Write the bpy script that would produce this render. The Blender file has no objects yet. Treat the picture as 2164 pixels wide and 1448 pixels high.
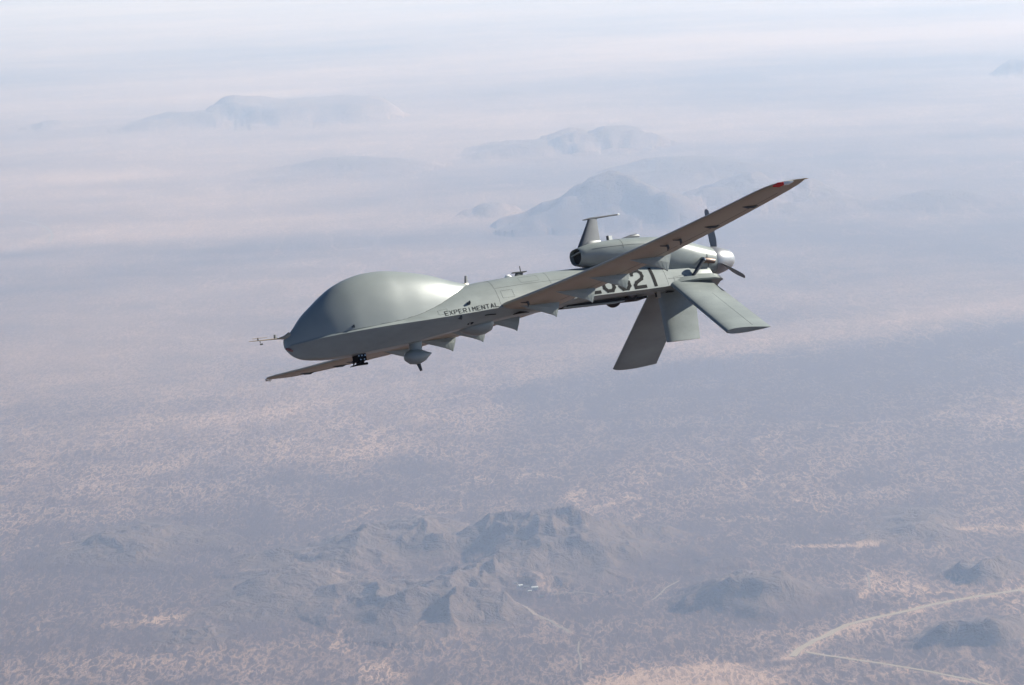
import bpy, bmesh, math, random
import numpy as np
from mathutils import Matrix, Vector

# ------------------------------------------------------------------ camera, sky, sun, exposure
SC = bpy.context.scene
COL = SC.collection
SC.render.engine = 'CYCLES'
SC.cycles.use_denoising = True
SC.cycles.max_bounces = 8
SC.cycles.diffuse_bounces = 3
SC.cycles.volume_bounces = 2
SC.cycles.sample_clamp_indirect = 6
SC.view_settings.view_transform = 'Standard'
SC.view_settings.look = 'None'
SC.view_settings.gamma = 1
SC.view_settings.use_curve_mapping = False
SC.view_settings.exposure = 1.1

ALT = 2000.0
PITCH, ROLL = math.radians(7.5), math.radians(3.0)
_f = Vector((0, math.cos(PITCH), -math.sin(PITCH)))
_r0 = Vector((1, 0, 0)); _u0 = Vector((0, math.sin(PITCH), math.cos(PITCH)))
_r = math.cos(ROLL) * _r0 - math.sin(ROLL) * _u0
_u = math.sin(ROLL) * _r0 + math.cos(ROLL) * _u0
CM = Matrix(((_r.x, _u.x, -_f.x), (_r.y, _u.y, -_f.y), (_r.z, _u.z, -_f.z)))
cd = bpy.data.cameras.new('camera'); cam = bpy.data.objects.new('camera', cd); COL.objects.link(cam)
cam.matrix_world = Matrix.Translation((0, 0, ALT)) @ CM.to_4x4()
cd.sensor_width = 36.0; cd.lens = 36.0 * 8000 / 2164
cd.clip_start = 1.0; cd.clip_end = 400000
SC.camera = cam

# direction towards the sun
SUN_EL, SUN_AZ = math.radians(29), math.radians(66)     # azimuth measured from +Y towards +X
SUN = Vector((math.cos(SUN_EL) * math.sin(SUN_AZ), math.cos(SUN_EL) * math.cos(SUN_AZ), math.sin(SUN_EL)))
world = bpy.data.worlds.new('World'); SC.world = world; world.use_nodes = True
wn = world.node_tree; wn.nodes.clear()
sky = wn.nodes.new('ShaderNodeTexSky'); sky.sky_type = 'NISHITA'; sky.sun_disc = False
sky.sun_elevation = SUN_EL; sky.sun_rotation = SUN_AZ; sky.altitude = 3000; sky.dust_density = 0.0; sky.air_density = 0.8; sky.ozone_density = 3.0
bg = wn.nodes.new('ShaderNodeBackground'); bg.inputs['Strength'].default_value = 0.05
wo = wn.nodes.new('ShaderNodeOutputWorld')
wn.links.new(sky.outputs[0], bg.inputs['Color']); wn.links.new(bg.outputs[0], wo.inputs['Surface'])
sl = bpy.data.lights.new('sun', 'SUN'); sl.energy = 5.0; sl.angle = math.radians(0.53); sl.color = (.98, 0.955, 0.855)
so = bpy.data.objects.new('sun', sl); COL.objects.link(so)
so.rotation_euler = SUN.to_track_quat('Z', 'Y').to_euler(); so.location = (0, 0, ALT + 500)

# ------------------------------------------------------------------ helpers
def tag(o, label=None, cat=None, group=None, kind=None):
    if label: o['label'] = label
    if cat: o['category'] = cat
    if group: o['group'] = group
    if kind: o['kind'] = kind
    return o

def new_mat(name):
    m = bpy.data.materials.new(name); m.use_nodes = True
    n = m.node_tree.nodes; l = m.node_tree.links
    return m, n, l, n['Principled BSDF']

def paint(name, col, rough=.42, var=.10, scale=3.0, bump=0.0, metallic=0.0, spec=.5, streak=True):
    m, n, l, b = new_mat(name)
    tc = n.new('ShaderNodeTexCoord'); mp = n.new('ShaderNodeMapping')
    mp.inputs['Scale'].default_value = (.45, 1, 1) if streak else (1, 1, 1)
    l.new(tc.outputs['Object'], mp.inputs[0])
    no = n.new('ShaderNodeTexNoise'); no.inputs['Scale'].default_value = scale; no.inputs['Detail'].default_value = 8
    no.inputs['Roughness'].default_value = .65
    l.new(mp.outputs[0], no.inputs['Vector'])
    rp = n.new('ShaderNodeMapRange'); rp.inputs[1].default_value = .3; rp.inputs[2].default_value = .7
    rp.inputs[3].default_value = 1 - var; rp.inputs[4].default_value = 1 + var * .6
    l.new(no.outputs[0], rp.inputs[0])
    mx = n.new('ShaderNodeVectorMath'); mx.operation = 'SCALE'; mx.inputs[0].default_value = col[:3]
    l.new(rp.outputs[0], mx.inputs['Scale']); l.new(mx.outputs[0], b.inputs['Base Color'])
    rr = n.new('ShaderNodeMapRange'); rr.inputs[3].default_value = rough - .06; rr.inputs[4].default_value = rough + .08
    l.new(no.outputs[0], rr.inputs[0]); l.new(rr.outputs[0], b.inputs['Roughness'])
    b.inputs['Metallic'].default_value = metallic; b.inputs['Specular IOR Level'].default_value = spec
    if bump:
        n2 = n.new('ShaderNodeTexNoise'); n2.inputs['Scale'].default_value = 1.6; n2.inputs['Detail'].default_value = 2
        l.new(tc.outputs['Object'], n2.inputs['Vector'])
        bp = n.new('ShaderNodeBump'); bp.inputs['Strength'].default_value = bump; bp.inputs['Distance'].default_value = .02
        l.new(n2.outputs[0], bp.inputs['Height']); l.new(bp.outputs[0], b.inputs['Normal'])
    return m

M_PAINT = paint('grey_green_paint', (.235, .256, .245), .34, .20, 2.6, .2, spec=.6)
M_RADOME = paint('radome_paint', (.235, .256, .245), .36, .09, 1.6, .12, spec=.9)
M_BOUNCE = paint('grey_paint_bounce_tint', (.36, .30, .22), .42, .10, 2.5, .2)  # airframe grey, lightened and tanned: desert bounce light put into the colour
M_MAST = paint('mast_paint', (.115, .122, .135), .45, .1, 6)
M_DARK = paint('dark_grey_paint', (.05, .055, .06), .5, .2, 8)
M_BLACK = paint('black_marking', (.010, .010, .012), .8, .2, 20, spec=.15)
M_HOLE = paint('intake_black', (.006, .006, .008), .8, .2, 20)
M_RUBBER = paint('tyre_rubber', (.022, .015, .013), .75, .2, 20)
M_WHITE = paint('white_plastic', (.75, .75, .72), .35, .05, 6)
M_METAL = paint('bare_metal', (.55, .55, .55), .3, .15, 12, 0, 1.0)
M_HEAT = paint('heat_stained_metal', (.16, .11, .09), .45, .3, 14, 0, .6)
M_PROP = paint('propeller_composite', (.20, .205, .225), .5, .1, 6)
M_RED = paint('red_lens', (.65, .03, .015), .2, .05, 6)
M_RUST = paint('red_brown_primer', (.26, .10, .08), .5, .2, 8)
M_SPIN = paint('spinner_paint', (.36, .36, .37), .33, .10, 6, 0, .55)

def link(name, me, mat, parent=None, smooth=True, angle=38):
    if smooth:
        me.polygons.foreach_set('use_smooth', [True] * len(me.polygons))
        me.set_sharp_from_angle(angle=math.radians(angle))
    o = bpy.data.objects.new(name, me); COL.objects.link(o)
    if mat: me.materials.append(mat)
    if parent: o.parent = parent
    return o

def mesh(name, V, Fc, mat, parent=None, smooth=True, angle=38, flip=True, recalc=True):
    """aircraft vertices come as (X aft, Y port, Z up) -> local (-X, Y, Z)"""
    me = bpy.data.meshes.new(name)
    if flip: V = [(-v[0], v[1], v[2]) for v in V]
    me.from_pydata([tuple(map(float, v)) for v in V], [], Fc)
    if recalc:
        bm = bmesh.new(); bm.from_mesh(me)
        bmesh.ops.remove_doubles(bm, verts=bm.verts, dist=1e-5)
        bmesh.ops.recalc_face_normals(bm, faces=bm.faces); bm.to_mesh(me); bm.free()
    return link(name, me, mat, parent, smooth, angle)

def loft(secs, closed=True, cap0=True, cap1=True):
    V = []; Fc = []; n = len(secs[0])
    for s in secs: V += [tuple(p) for p in s]
    for i in range(len(secs) - 1):
        for j in range(n if closed else n - 1):
            k = (j + 1) % n
            Fc.append((i * n + j, i * n + k, (i + 1) * n + k, (i + 1) * n + j))
    for c, i in ((cap0, 0), (cap1, len(secs) - 1)):
        if c:
            ctr = np.mean(np.array(secs[i]), axis=0); V.append(tuple(ctr)); q = len(V) - 1
            for j in range(n): Fc.append((q, i * n + j, i * n + (j + 1) % n))
    return V, Fc

def join(*parts):
    V = []; Fc = []
    for v, f in parts:
        o = len(V); V += list(v); Fc += [tuple(i + o for i in q) for q in f]
    return V, Fc

def box(x0, x1, y0, y1, z0, z1):
    V = [(x, y, z) for x in (x0, x1) for y in (y0, y1) for z in (z0, z1)]
    return V, [(0, 1, 3, 2), (4, 6, 7, 5), (0, 4, 5, 1), (2, 3, 7, 6), (0, 2, 6, 4), (1, 5, 7, 3)]

def tube(pts, rad, n=10):
    pts = [np.array(p, float) for p in pts]
    rad = rad if hasattr(rad, '__len__') else [rad] * len(pts)
    secs = []
    for i, p in enumerate(pts):
        d = pts[min(i + 1, len(pts) - 1)] - pts[max(i - 1, 0)]; d /= np.linalg.norm(d)
        a = np.array([0, 0, 1.]) if abs(d[2]) < .9 else np.array([1., 0, 0])
        u = np.cross(d, a); u /= np.linalg.norm(u); w = np.cross(d, u)
        secs.append([p + rad[i] * (math.cos(t) * u + math.sin(t) * w) for t in np.linspace(0, 2 * math.pi, n, endpoint=False)])
    return loft(secs)

class Curve:
    def __init__(s, xs, ys):
        s.x = np.array(xs, float); s.y = np.array(ys, float)
        d = np.diff(s.y) / np.diff(s.x); m = np.zeros(len(s.x))
        m[0], m[-1] = d[0], d[-1]
        for i in range(1, len(d)): m[i] = 0 if d[i - 1] * d[i] <= 0 else 2 * d[i - 1] * d[i] / (d[i - 1] + d[i])
        s.m = m
    def __call__(s, x):
        x = min(max(x, s.x[0]), s.x[-1]); i = min(np.searchsorted(s.x, x, 'right') - 1, len(s.x) - 2)
        h = s.x[i + 1] - s.x[i]; t = (x - s.x[i]) / h
        return float((1 + 2 * t) * (1 - t) ** 2 * s.y[i] + t * (1 - t) ** 2 * h * s.m[i] + t * t * (3 - 2 * t) * s.y[i + 1] + t * t * (t - 1) * h * s.m[i + 1])

# ------------------------------------------------------------------ terrain: heights
def _hash(ix, iy, seed):
    h = (ix.astype(np.int64) * 374761393 + iy.astype(np.int64) * 668265263 + seed * 1442695041) & 0xffffffff
    h = ((h ^ (h >> 13)) * 1274126177) & 0xffffffff
    h = (h ^ (h >> 16)) & 0xffffffff
    return h.astype(np.float64) / 4294967296.0

def vnoise(x, y, seed=0):
    ix = np.floor(x); iy = np.floor(y); fx = x - ix; fy = y - iy
    fx = fx * fx * fx * (fx * (fx * 6 - 15) + 10); fy = fy * fy * fy * (fy * (fy * 6 - 15) + 10)
    a = _hash(ix, iy, seed); b = _hash(ix + 1, iy, seed); c = _hash(ix, iy + 1, seed); d = _hash(ix + 1, iy + 1, seed)
    return (a * (1 - fx) + b * fx) * (1 - fy) + (c * (1 - fx) + d * fx) * fy

def fbm(x, y, oct=4, seed=0, gain=.5):
    s = 0; a = 1; t = 0
    for o in range(oct):
        c, sn = math.cos(o * 1.1), math.sin(o * 1.1)
        s = s + a * vnoise(x * c - y * sn, x * sn + y * c, seed + o * 17); t += a; a *= gain; x = x * 2.03; y = y * 2.03
    return s / t

def ridged(x, y, oct=4, seed=0):
    s = 0; a = 1; t = 0
    for o in range(oct):
        s = s + a * (1 - np.abs(2 * vnoise(x, y, seed + o * 31) - 1)); t += a; a *= .5; x, y = x * 1.7 - y * 1.1, x * 1.1 + y * 1.7
    return s / t

_M = np.array(CM)
def ground_at(px, py):
    """where the line of sight through a point of the photograph (2164 x 1448) meets level ground: used to survey the map"""
    d = _M @ np.array([(px - 1082) / 8000., -(py - 724) / 8000., -1.]); k = ALT / -d[2]
    return d[0] * k, d[1] * k, k

# (kind of hill, photo x of the middle, photo y of the foot in the middle of the hill, width px, peak px above, depth/width, seed, peak shape)
HILLS = [
 ('a', 1225, 1172, 500, 80, 1.5, 3, 'Rugged desert butte with two pale ribbed peaks and dark gullies beyond the small homestead'),
 ('a', 1105, 1168, 260, 56, 1.6, 5, 'Knob leaning on the left flank of the rugged two peaked butte'),
 ('b', 1605, 1266, 370, 92, 1.25, 7, 'Lone cone shaped dark hill with a fan of slopes on open scrub, right of the homestead'),
 ('a', 1035, 1240, 150, 46, 1.6, 11, 'Small hill beside the homestead, dark on one side and pale sand on the other'),
 ('a', 905, 1278, 470, 72, 1.4, 13, 'Long dark hill in front of the homestead with the pale road passing its right end'),
 ('c', 1040, 1306, 240, 26, 1.4, 15, 'Low dark spur at the right foot of the long hill next to the pale road'),
 ('a', 860, 1160, 420, 56, 1.6, 17, 'Low dark ridge trailing left from the rugged two peaked butte'),
 ('a', 660, 1200, 330, 38, 1.6, 43, 'Faint low rise left of the dark ridge on the scrub plain'),
 ('b', 2085, 1208, 220, 46, 1.3, 19, 'Small dark rounded hill near the far right end of the wide dirt road'),
 ('b', 2095, 1352, 360, 64, 1.2, 23, 'Broad dark hill standing between the two dirt roads at right'),
 ('a', 275, 1158, 380, 38, 1.6, 29, 'Low dark rise with a short pale track crossing it, at far left'),
 ('a', 415, 1346, 190, 24, 1.2, 31, 'Small cluster of dark rock outcrops on the pale scrub at lower left'),
 ('c', 1930, 1116, 300, 28, 1.6, 37, 'Low dark rise beyond the pale dry wash at right'),
 ('c', 600, 1262, 400, 26, 1.5, 41, 'Flat dark swell on the scrub plain left of the long hill'),
 ('d', 1280, 468, 400, 100, 1.2, 51, 'Large hazy blue mountain behind the drone tail, the nearest of the far peaks'),
 ('d', 1580, 426, 330, 62, 1.3, 53, 'Hazy mountain seen behind the near wing tip'),
 ('d', 1740, 436, 260, 26, 1.3, 55, 'Low hazy shoulder running right from the mountain behind the wing tip'),
 ('d', 1032, 452, 130, 28, 1.4, 57, 'Small hazy hill at the left foot of the large blue mountain'),
 ('d', 1285, 306, 230, 50, 1.5, 61, 'Faint blue hill with rounded top far behind the large mountain'),
 ('d', 1120, 318, 260, 26, 1.6, 63, 'Faint low ridge sloping down left from the rounded far hill'),
 ('d', 1500, 366, 420, 34, 1.6, 67, 'Faint wide ridge in the haze behind the two blue mountains'),
 ('e', 640, 250, 380, 40, 1.3, 71, 'Long flat topped mesa fading into white haze at upper left'),
 ('d', 420, 262, 300, 30, 1.3, 72, 'Faint shoulder sloping down left from the long mesa'),
 ('d', 100, 272, 110, 16, 1.4, 73, 'Tiny pale hill in the haze at the left edge'),
 ('d', 1060, 208, 170, 12, 1.4, 79, 'Tiny faint hill low in the haze right of the long mesa'),
 ('d', 2010, 428, 330, 24, 1.4, 83, 'Low dark hazy ridge near the right edge behind the wing tip'),
 ('d', 2160, 156, 110, 34, 1.4, 89, 'Faint blue hill cut by the right edge high in the haze'),
 ('d', 720, 356, 340, 22, 1.6, 97, 'Faint low ridge in the haze left of the rounded far hill'),
]
hill_par = []
for t, px, py, w, hp, dr, sd, lb in HILLS:
    x, y, k = ground_at(px, py); s = k / 8000.
    a = w * .5 * s * 1.12
    hill_par.append((x, y, a, a * dr, hp * s * (.9 if t == 'a' else .95), t, sd))

def height(x, y, want_id=False):
    x = np.asarray(x, float); y = np.asarray(y, float)
    dist = np.sqrt(x * x + y * y)
    h = 26 * (fbm(x / 5200., y / 5200., 3, 400) - .5) + 7 * (fbm(x / 900., y / 900., 3, 401) - .5) + 1.6 * (fbm(x / 120., y / 120., 2, 402) - .5)
    hid = np.full(x.shape, -1, int); best = np.full(x.shape, 0.); hm = np.zeros(x.shape)
    for i, (cx, cy, a, b, H, t, sd) in enumerate(hill_par):
        m = (np.abs(x - cx) < a * 2.2) & (np.abs(y - cy) < b * 2.2)
        if not m.any(): continue
        xx = x[m] - cx; yy = y[m] - cy
        L = a
        wx = (fbm(xx / L * 1.6 + 7, yy / L * 1.6, 3, sd) - .5) * a * .8
        wy = (fbm(xx / L * 1.6, yy / L * 1.6 + 9, 3, sd + 1) - .5) * b * .8
        u = (xx + wx) / a; v = (yy + wy) / b
        r = np.sqrt(u * u + v * v)
        ang = np.arctan2(v, u)
        rc = np.sqrt(r * r + .012) - .11 if t != 'b' else r
        q = np.clip(1 - rc, 0, 1)
        if t == 'e': pr = np.clip(q / .5, 0, 1); pr = pr * pr * (3 - 2 * pr) * (.8 + .2 * q)
        elif t == 'b': pr = .8 * q ** 1.7 + .2 * q * q * (3 - 2 * q)
        elif t == 'c': pr = q * q * (3 - 2 * q)
        elif t == 'd': pr = .6 * q * q * (3 - 2 * q) + .4 * q
        else: pr = q ** 1.35
        # spurs and gullies: sharp crests, worn more towards the foot
        wl = {'a': .62, 'b': .75, 'c': .8, 'd': .85, 'e': .8}[t] * L
        rx = xx / wl + 40 + .25 * fbm(xx / wl * 2 + 9, yy / wl * 2, 2, sd + 2); ry = yy / (wl * 1.5) + 40
        rd = 0; am = 1; tot = 0
        for o in range(5):
            n_ = 1 - np.sqrt((2 * vnoise(rx, ry, sd + 50 + o * 7) - 1) ** 2 + .004); n_ = np.maximum(n_, 0) ** 1.7
            rd = rd + am * n_; tot += am; am *= .46; rx, ry = rx * 1.75 - ry * .9, rx * .9 + ry * 1.75
        rd = rd / tot
        k_ = {'a': .88, 'b': .40, 'c': .5, 'd': .34, 'e': .22}[t]
        hh = H * ((1 - .42 * k_) * pr + k_ * (1.15 * rd - .28) * np.clip(pr, 0, 1) ** .75)
        hh = np.where(r < 1.02, hh, 0); hh = np.maximum(hh, 0)
        h[m] = h[m] + hh
        idd = hid[m]; bb = best[m]
        sel = hh > np.maximum(bb, .045 * H)
        idd[sel] = i; bb[sel] = hh[sel]; hid[m] = idd; best[m] = bb
        hm[m] = np.maximum(hm[m], np.clip(hh / (H * (.85 if t in 'de' else .45)), 0, 1) * {'d': .75, 'e': .6}.get(t, 1))
    return (h, hid, hm) if want_id else h

def seg_dist(x, y, pts):
    d = np.full(x.shape, 1e9)
    for (ax, ay), (bx, by) in zip(pts[:-1], pts[1:]):
        dx, dy = bx - ax, by - ay; L = dx * dx + dy * dy
        t = np.clip(((x - ax) * dx + (y - ay) * dy) / L, 0, 1)
        d = np.minimum(d, np.hypot(x - ax - t * dx, y - ay - t * dy))
    return d

# polar grid about the place below the camera: dense where the map is surveyed, coarse all round
az_in = np.radians(np.linspace(-8.9, 8.9, 900))
az_out = np.radians(np.linspace(8.9, 351.1, 70))[1:-1]
AZ = np.concatenate([az_in, az_out])
dep = np.radians(np.linspace(13.9, 1.2, 820))
R_in = ALT / np.tan(dep)
R_near = np.geomspace(150, R_in[0], 22)[:-1]
R_far = np.geomspace(R_in[-1], 170000, 14)[1:]
RR = np.concatenate([R_near, R_in, R_far])
nr, na = len(RR), len(AZ)
gx = RR[:, None] * np.sin(AZ)[None, :]; gy = RR[:, None] * np.cos(AZ)[None, :]
gz, gid, ghm = height(gx, gy, True)

# natural ground colours: pale alluvium, dark scrub flats (ground cover that differs from place to place)
def band(pts, width_px, soft=1.0):
    """strip of different ground along surveyed points; width in metres varies with the place"""
    P = [ground_at(*p) for p in pts]; W = width_px
    d = seg_dist(gx, gy, [(p[0], p[1]) for p in P])
    wob = 1 + .9 * (fbm(gx / 420., gy / 900., 4, 77) - .5)
    return np.exp(-(d * wob / W) ** 2 * soft)

pale = .20 + .55 * (fbm(gx / 2600., gy / 2600., 5, 500, .58) - .5)
streaks = fbm(gx / 1500., gy / 1100., 5, 520, .65) - .5
pale = pale + .36 * streaks + .30 * (fbm(gx / 700. + gy / 2500., gy / 420., 4, 521, .6) - .5)
far_streak = fbm(gx / 5200. + .3 * gy / 5200., gy / 2600., 5, 530, .55) - .5
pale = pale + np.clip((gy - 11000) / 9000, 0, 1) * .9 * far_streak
for pts, w, amt in (
    ([(0, 960), (420, 895), (900, 812), (1500, 742), (1900, 690), (2164, 640)], 300, .38),
    ([(1150, 742), (1600, 712), (2164, 640)], 240, .30),
    ([(0, 520), (330, 486), (800, 446), (1050, 418)], 420, .34),
    ([(250, 480), (600, 462), (1000, 420)], 300, .2),
    ([(150, 312), (420, 325), (760, 292)], 700, .3),
    ([(40, 364), (230, 372)], 420, .45),
    ([(1100, 135), (1500, 95), (2164, 50)], 1900, .5),
    ([(1200, 298), (1900, 250), (2164, 215)], 700, .3),
    ([(560, 255), (800, 240), (1010, 250)], 420, .35),
    ([(2060, 205), (2164, 190)], 500, .6),
    ([(1010, 295), (1560, 290)], 420, .3),
    ([(1690, 1152), (1820, 1150), (1930, 1140)], 18, .7),
    ([(1850, 1150), (1850, 1130)], 20, .5),
    ([(1330, 1446), (1420, 1428), (1500, 1420), (1560, 1440)], 74, 1.9),
    ([(1560, 1425), (1700, 1400)], 20, .45),
    ([(0, 1420), (500, 1400), (900, 1360), (1300, 1330)], 260, .22),
    ([(1980, 1120), (2164, 1112)], 60, .45),
    ([(1075, 1228), (1190, 1248)], 45, .4),
    ([(700, 1225), (770, 1245)], 40, .5),
    ([(515, 1200), (540, 1218)], 18, .5),
    ([(250, 1312), (480, 1290)], 60, .35),
    ([(300, 1120), (180, 1162)], 9, .6),
    ([(1600, 1262), (1700, 1240), (2164, 1240)], 90, .15),
): pale = pale + amt * (.42 if w > 100 else .9) * band(pts, w)
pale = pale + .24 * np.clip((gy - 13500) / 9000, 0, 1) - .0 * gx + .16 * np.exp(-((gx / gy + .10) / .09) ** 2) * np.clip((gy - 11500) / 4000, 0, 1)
wq = fbm(gx / 620. + .35 * fbm(gx / 300., gy / 300., 3, 612), gy / 1500., 4, 610, .55)
pale = pale + .34 * np.exp(-((wq - .5) / .011) ** 2) * (.4 + .9 * fbm(gx / 1800., gy / 1800., 2, 611)) * (1 - .75 * np.clip((gy - 11200) / 2500, 0, 1))
wq = fbm(gx / 260. + 4, gy / 900., 3, 615, .5)
pale = pale + .16 * np.exp(-((wq - .48) / .016) ** 2) * np.clip((fbm(gx / 1300., gy / 1300., 2, 616) - .42) * 5, 0, 1)
dark = np.zeros_like(gx)
for pts, w, amt in (
    ([(0, 1365), (250, 1350), (520, 1330)], 150, .5),
    ([(0, 540), (350, 520), (760, 500)], 520, .45),
    ([(1700, 800), (2164, 740)], 900, .42),
    ([(1300, 830), (1900, 760), (2164, 690)], 500, .22),
    ([(0, 1220), (300, 1180), (600, 1200)], 240, .22),
    ([(1850, 418), (2164, 410)], 500, .3),
    ([(1300, 480), (1900, 460), (2164, 470)], 600, .25),
    ([(1500, 1290), (1650, 1280), (1780, 1268)], 130, .5),
    ([(1450, 1110), (1900, 1080), (2164, 1040)], 260, .3),
    ([(1420, 1180), (1650, 1190)], 120, .25),
): dark = dark + .55 * amt * band(pts, w)
for rp, rw, ra in (([(1672, 1384), (1745, 1340), (1860, 1300), (2000, 1268), (2180, 1240)], 26, .55), ([(1700, 1374), (1850, 1397), (2110, 1450)], 16, .4), ([(1060, 1262), (1110, 1292), (1185, 1322), (1208, 1334)], 12, .4), ([(1835, 1208), (1838, 1240), (1820, 1262)], 12, .5), ([(1670, 1386), (1560, 1400), (1480, 1404)], 14, .4)): pale = pale + ra * band(rp, rw)
# a thin light fan round each hill foot
hm_s = ghm

def grid_faces():
    i = np.arange(nr - 1)[:, None]; j = np.arange(na)[None, :]; k = (j + 1) % na
    return np.stack([i * na + j, i * na + k, (i + 1) * na + k, (i + 1) * na + j], -1).reshape(-1, 4)
FA = grid_faces()
fid = gid[:-1, :].reshape(-1)
VX = np.stack([gx, gy, gz], -1).reshape(-1, 3)
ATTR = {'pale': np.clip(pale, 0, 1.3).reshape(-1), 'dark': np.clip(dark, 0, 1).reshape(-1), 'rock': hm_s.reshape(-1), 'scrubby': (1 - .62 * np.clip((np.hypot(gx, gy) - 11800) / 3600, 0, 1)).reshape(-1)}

def ground_object(name, faces, mat, extra_centre=False):
    used = np.unique(faces); remap = np.full(len(VX), -1, np.int64); remap[used] = np.arange(len(used))
    v = VX[used]; f = remap[faces].astype(np.int32)
    me = bpy.data.meshes.new(name)
    tri = np.zeros((0, 3), np.int32)
    if extra_centre:
        v = np.vstack([v, [[0, 0, float(gz[0].mean())]]]); q = len(v) - 1
        a = remap[np.arange(na)]; tri = np.stack([np.full(na, q), np.roll(a, -1), a], -1).astype(np.int32)
    nv, nq, nt = len(v), len(f), len(tri)
    me.vertices.add(nv); me.vertices.foreach_set('co', v.astype(np.float32).reshape(-1))
    me.loops.add(nq * 4 + nt * 3); me.loops.foreach_set('vertex_index', np.concatenate([f[:, ::-1].reshape(-1), tri[:, ::-1].reshape(-1)]).astype(np.int32))
    me.polygons.add(nq + nt)
    me.polygons.foreach_set('loop_start', np.concatenate([np.arange(nq) * 4, nq * 4 + np.arange(nt) * 3]).astype(np.int32))
    me.polygons.foreach_set('use_smooth', np.ones(nq + nt, bool))
    me.update(calc_edges=True)
    for an, arr in ATTR.items():
        at = me.attributes.new(an, 'FLOAT', 'POINT'); d = arr[used]
        if extra_centre: d = np.append(d, .3 if an == 'pale' else 0)
        at.data.foreach_set('value', d.astype(np.float32))
    me.validate()
    me.materials.append(mat)
    o = bpy.data.objects.new(name, me); COL.objects.link(o)
    return o

# ------------------------------------------------------------------ terrain: material
def desert_material():
    m, n, l, b = new_mat('desert_ground')
    def math_(op, a, bb=None, clamp=False):
        q = n.new('ShaderNodeMath'); q.operation = op; q.use_clamp = clamp
        for i, v in enumerate((a, bb)):
            if v is None: continue
            if isinstance(v, (int, float)): q.inputs[i].default_value = v
            else: l.new(v, q.inputs[i])
        return q.outputs[0]
    def mixc(fac, a, bb):
        q = n.new('ShaderNodeMix'); q.data_type = 'RGBA'
        l.new(fac, q.inputs[0]) if not isinstance(fac, (int, float)) else setattr(q.inputs[0], 'default_value', fac)
        for i, v in ((6, a), (7, bb)):
            if isinstance(v, tuple): q.inputs[i].default_value = (*v, 1)
            else: l.new(v, q.inputs[i])
        return q.outputs[2]
    def noise(scale, det=3, rough=.55, dist=0.0, sx=1, sy=1, off=0):
        mp = n.new('ShaderNodeMapping'); mp.inputs['Scale'].default_value = (sx, sy, 1); mp.inputs['Location'].default_value = (off, off, 0)
        l.new(geo.outputs['Position'], mp.inputs[0])
        q = n.new('ShaderNodeTexNoise'); q.inputs['Scale'].default_value = scale; q.inputs['Detail'].default_value = det
        q.inputs['Roughness'].default_value = rough; q.inputs['Distortion'].default_value = dist
        l.new(mp.outputs[0], q.inputs['Vector']); return q.outputs[0]
    geo = n.new('ShaderNodeNewGeometry')
    at = {}
    for a in ('pale', 'dark', 'rock', 'scrubby'):
        q = n.new('ShaderNodeAttribute'); q.attribute_name = a; at[a] = q.outputs['Fac']
    # network of pale sand runnels between clumps of scrub
    w1 = noise(1 / 23., 3, .6, .5, 1, .24)
    v1 = math_('ABSOLUTE', math_('SUBTRACT', w1, .5))
    vein = n.new('ShaderNodeMapRange'); vein.inputs[1].default_value = .0; vein.inputs[2].default_value = .075
    vein.inputs[3].default_value = 1; vein.inputs[4].default_value = 0; l.new(v1, vein.inputs[0])
    w2 = noise(1 / 10., 3, .6, .3, 1, .28, 50)
    sp = n.new('ShaderNodeMapRange'); sp.inputs[1].default_value = .42; sp.inputs[2].default_value = .62; l.new(w2, sp.inputs[0])
    brk = n.new('ShaderNodeMapRange'); brk.inputs[1].default_value = .38; brk.inputs[2].default_value = .6
    l.new(noise(1 / 210., 4, .6, 0, 1, .5, 9), brk.inputs[0])
    mott = math_('MULTIPLY', math_('ADD', math_('MULTIPLY', vein.outputs[0], 1.0), math_('MULTIPLY', sp.outputs[0], .42)), math_('ADD', math_('MULTIPLY', brk.outputs[0], .6), .5))
    p = math_('MAXIMUM', math_('ADD', at['pale'], math_('MULTIPLY', at['dark'], -.75), True), .09)
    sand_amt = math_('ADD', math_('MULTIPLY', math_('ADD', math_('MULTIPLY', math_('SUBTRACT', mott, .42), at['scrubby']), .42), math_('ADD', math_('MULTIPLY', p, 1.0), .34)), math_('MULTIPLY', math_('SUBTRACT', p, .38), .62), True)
    tintn = noise(1 / 900., 3, .6, 0, 1, .6, 3)
    sand = mixc(tintn, (.31, .195, .135), (.27, .18, .135))
    scrub = mixc(noise(1 / 300., 3, .6, 0, 1, .7, 30), (.035, .021, .020), (.050, .030, .028))
    base = mixc(sand_amt, scrub, sand)
    rockc = mixc(noise(1 / 38., 6, .72, .6, 1, .6, 70), (.030, .021, .018), (.125, .086, .066))
    rk = n.new('ShaderNodeMapRange'); rk.inputs[1].default_value = .15; rk.inputs[2].default_value = .75; rk.inputs[4].default_value = .85
    l.new(math_('ADD', at['rock'], math_('MULTIPLY', math_('SUBTRACT', noise(1 / 90., 4, .7, .3, 1, .8, 20), .5), 1.3)), rk.inputs[0])
    # level tops and fans keep more sand than steep faces
    base2 = mixc(rk.outputs[0], base, rockc)
    l.new(base2, b.inputs['Base Color'])
    b.inputs['Roughness'].default_value = .95; b.inputs['Specular IOR Level'].default_value = .1
    bp = n.new('ShaderNodeBump'); bp.inputs['Strength'].default_value = .8; bp.inputs['Distance'].default_value = 3.0
    l.new(math_('ADD', math_('MULTIPLY', w2, -1.0), math_('MULTIPLY', noise(1 / 60., 5, .65, .5, 1, .8, 90), math_('MULTIPLY', at['rock'], 11.0))), bp.inputs['Height'])
    l.new(bp.outputs[0], b.inputs['Normal'])
    return m
M_DESERT = desert_material()
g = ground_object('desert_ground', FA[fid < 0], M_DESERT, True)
tag(g, 'wide pale desert plain with scrub and dry washes under the haze', None, None, 'structure')
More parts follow.
